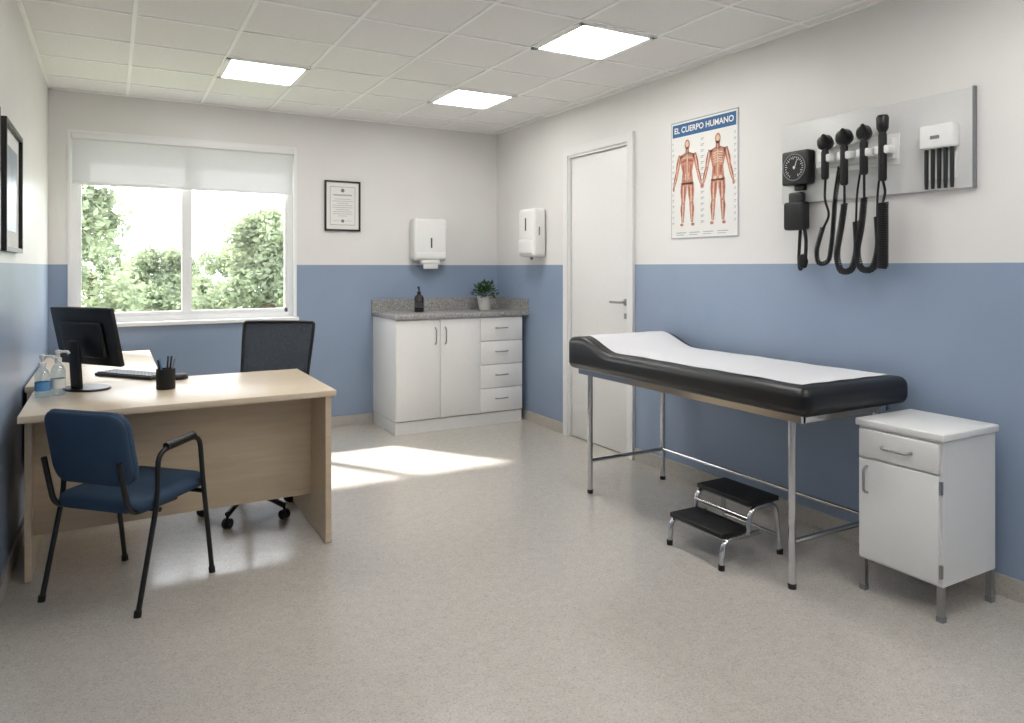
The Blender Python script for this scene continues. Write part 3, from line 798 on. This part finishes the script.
# ---------------------------------------------------------------- office chair
g = G('office_chair', (.665, 4.165, 0), 0, True)
g.e.rotation_euler = (0, 0, -math.atan2(.55, .83))
ro = math.degrees(math.atan2(.55, .83))
for i, adeg in enumerate((163, 235, 307, 19, 91)):
    a = math.radians(adeg+ro); c_, s_ = math.cos(a), math.sin(a); R_ = .245
    g.tube('base_arm_%d' % (i+1), [(c_*.03, s_*.03, .115), (c_*.14, s_*.14, .098), (c_*R_, s_*R_, .072)], .015, M_black, .05, 10, radii=None)
    px, py = c_*R_, s_*R_
    for k in (-1, 1):
        ox, oy = -s_*.013*k, c_*.013*k
        Mw = Matrix.Rotation(a, 4, 'Z') @ Matrix.Rotation(math.radians(90), 4, 'X')
        g.lathe('caster_%d_%s' % (i+1, 'ab'[(k+1)//2]), [(0, -.009), (.022, -.009), (.026, -.005), (.026, .005), (.022, .009), (0, .009)], (px+ox, py+oy, .026), M_rubber, 20, Mw)
    g.tube('caster_stem_%d' % (i+1), [(px, py, .03), (px, py, .08)], .008, M_black, 0, 8)
g.lathe('hub', [(0, .08), (.035, .085), (.04, .10), (.035, .13), (.028, .14), (0, .14)], (0, 0, 0), M_black, 24)
g.lathe('gas_lift', [(0, .13), (.025, .13), (.025, .27), (.014, .275), (.014, .40), (0, .40)], (0, 0, 0), M_black, 20)
g.box('mechanism', -.08, .08, -.10, .12, .385, .425, M_black, .01, 2)
cushion(g, 'seat', .225, .225, .07, M_vinyl, Matrix.Translation((0, .0, .462)), .09)
g.tube('back_support', [(0, .10, .41), (0, .30, .41), (0, .345, .52), (0, .385, .74)], .018, M_black, .07)
def bp(x, z):
    return Vector((x, .335+(z-.55)*.24-.04*(x/.23)**2, z))
wz = [(.56, .185), (.66, .200), (.80, .208), (.94, .216), (1.022, .218)]
def bw(z):
    for (a, wa), (b, wb) in zip(wz, wz[1:]):
        if z <= b: return wa+(wb-wa)*(z-a)/(b-a)
    return wz[-1][1]
bm = bmesh.new(); rows = []
for j in range(17):
    z = .565+(1.02-.565)*j/16; w = bw(z)
    rows.append([bm.verts.new(bp(-w+2*w*i/14, z)) for i in range(15)])
for a, b in zip(rows, rows[1:]):
    for i in range(14): bm.faces.new((a[i], a[i+1], b[i+1], b[i]))
g.add(bm, 'mesh_back', M_mesh, True, 80)
loop = [bp(-bw(z), z) for z in (.56, .66, .80, .94, 1.022)] + [bp(x, 1.022) for x in (-.12, 0, .12)] + [bp(bw(z), z) for z in (1.022, .94, .80, .66, .56)] + [bp(x, .56) for x in (.1, 0, -.1)]
g.tube('back_frame', loop, .010, M_black, .02, 10, closed=True)
g.tubes('lumbar_bar', [[bp(x, .72)+Vector((0, .014, 0)) for x in (-.20, -.12, 0, .12, .20)]], .010, M_black, .03, 10)

# ---------------------------------------------------------------- exterior
single('ground', [(-60, 60, YB+T+.5, 120, -3.6, -3.5)], M_grass)
def tree(x, y, top, w, n, seed):
    rnd = random.Random(seed)
    g = G('garden_tree', (x, y, -3.5))
    g.tube('trunk', [(x, y, -3.5), (x+.1, y, -1.5), (x, y, top-1.2)], .16, M_bark, .4, 10)
    clumps = []
    for k in range(80):
        h_ = rnd.uniform(-1.6, top); f_ = max(0, (h_+1.6)/(top+1.6))
        rr = w*(1-.8*f_**2.0)
        a = rnd.uniform(0, 2*math.pi); q = rnd.uniform(.1, 1)**.6*rr
        clumps.append((Vector((x+q*math.cos(a), y+q*math.sin(a)*.8, h_-.2)), rnd.uniform(.22, .6)*(1-.35*f_)))
    bm = bmesh.new()
    for i in range(n):
        c_, r_ = rnd.choice(clumps)
        d = Vector((rnd.gauss(0, 1), rnd.gauss(0, 1), rnd.gauss(0, 1))).normalized()*r_*rnd.uniform(.4, 1.4)
        p = c_+d; sz = rnd.uniform(.035, .085)
        u = Vector((rnd.gauss(0, 1), rnd.gauss(0, 1), rnd.gauss(0, .6))).normalized()
        v = u.cross(Vector((rnd.gauss(0, 1), rnd.gauss(0, 1), rnd.gauss(0, 1)))).normalized()
        bm.faces.new([bm.verts.new(p+u*sz*1.3), bm.verts.new(p+v*sz*.7), bm.verts.new(p-u*sz*1.3), bm.verts.new(p-v*sz*.7)])
    g.add(bm, 'foliage', M_leaf, False)
tree(-0.75, 16.5, 3.35, 1.8, 17000, 1)
tree(3.20, 17.5, 2.75, 1.9, 17000, 2)
tree(-3.2, 20, 3.4, 2.2, 8000, 3)
tree(5.6, 21, 3.1, 2.0, 9000, 4)
tree(1.2, 24, 1.9, 2.4, 14000, 5)
tree(-0.6, 28, 2.4, 2.8, 10000, 6)
tree(4.2, 28, 2.5, 3.0, 11000, 8)
tree(1.8, 33, 2.2, 3.4, 12000, 9)

# ---------------------------------------------------------------- lights, world, camera
sl = bpy.data.lights.new('sun', 'SUN'); sl.energy = 15.0; sl.angle = math.radians(2.4); sl.color = (1, .97, .92)
so = bpy.data.objects.new('sun', sl); S.collection.objects.link(so)
so.location = (-4, 14, 9)
so.rotation_euler = Vector((.68, -1, -1.15)).to_track_quat('-Z', 'Y').to_euler()
w = bpy.data.worlds.new('sky_world'); S.world = w; w.use_nodes = True
bg = w.node_tree.nodes['Background']; bg.inputs[0].default_value = (.92, .96, 1, 1); bg.inputs[1].default_value = 5.8

cam = bpy.data.cameras.new('camera'); co = bpy.data.objects.new('camera', cam); S.collection.objects.link(co)
co.location = (0, 0, 1.36); co.rotation_euler = (math.radians(90), 0, math.radians(-29.26))
cam.sensor_width = 36; cam.sensor_fit = 'HORIZONTAL'; cam.lens = 714/1024*36
cam.shift_y = -94.5/1024; cam.clip_start = .02; cam.clip_end = 300
S.camera = co
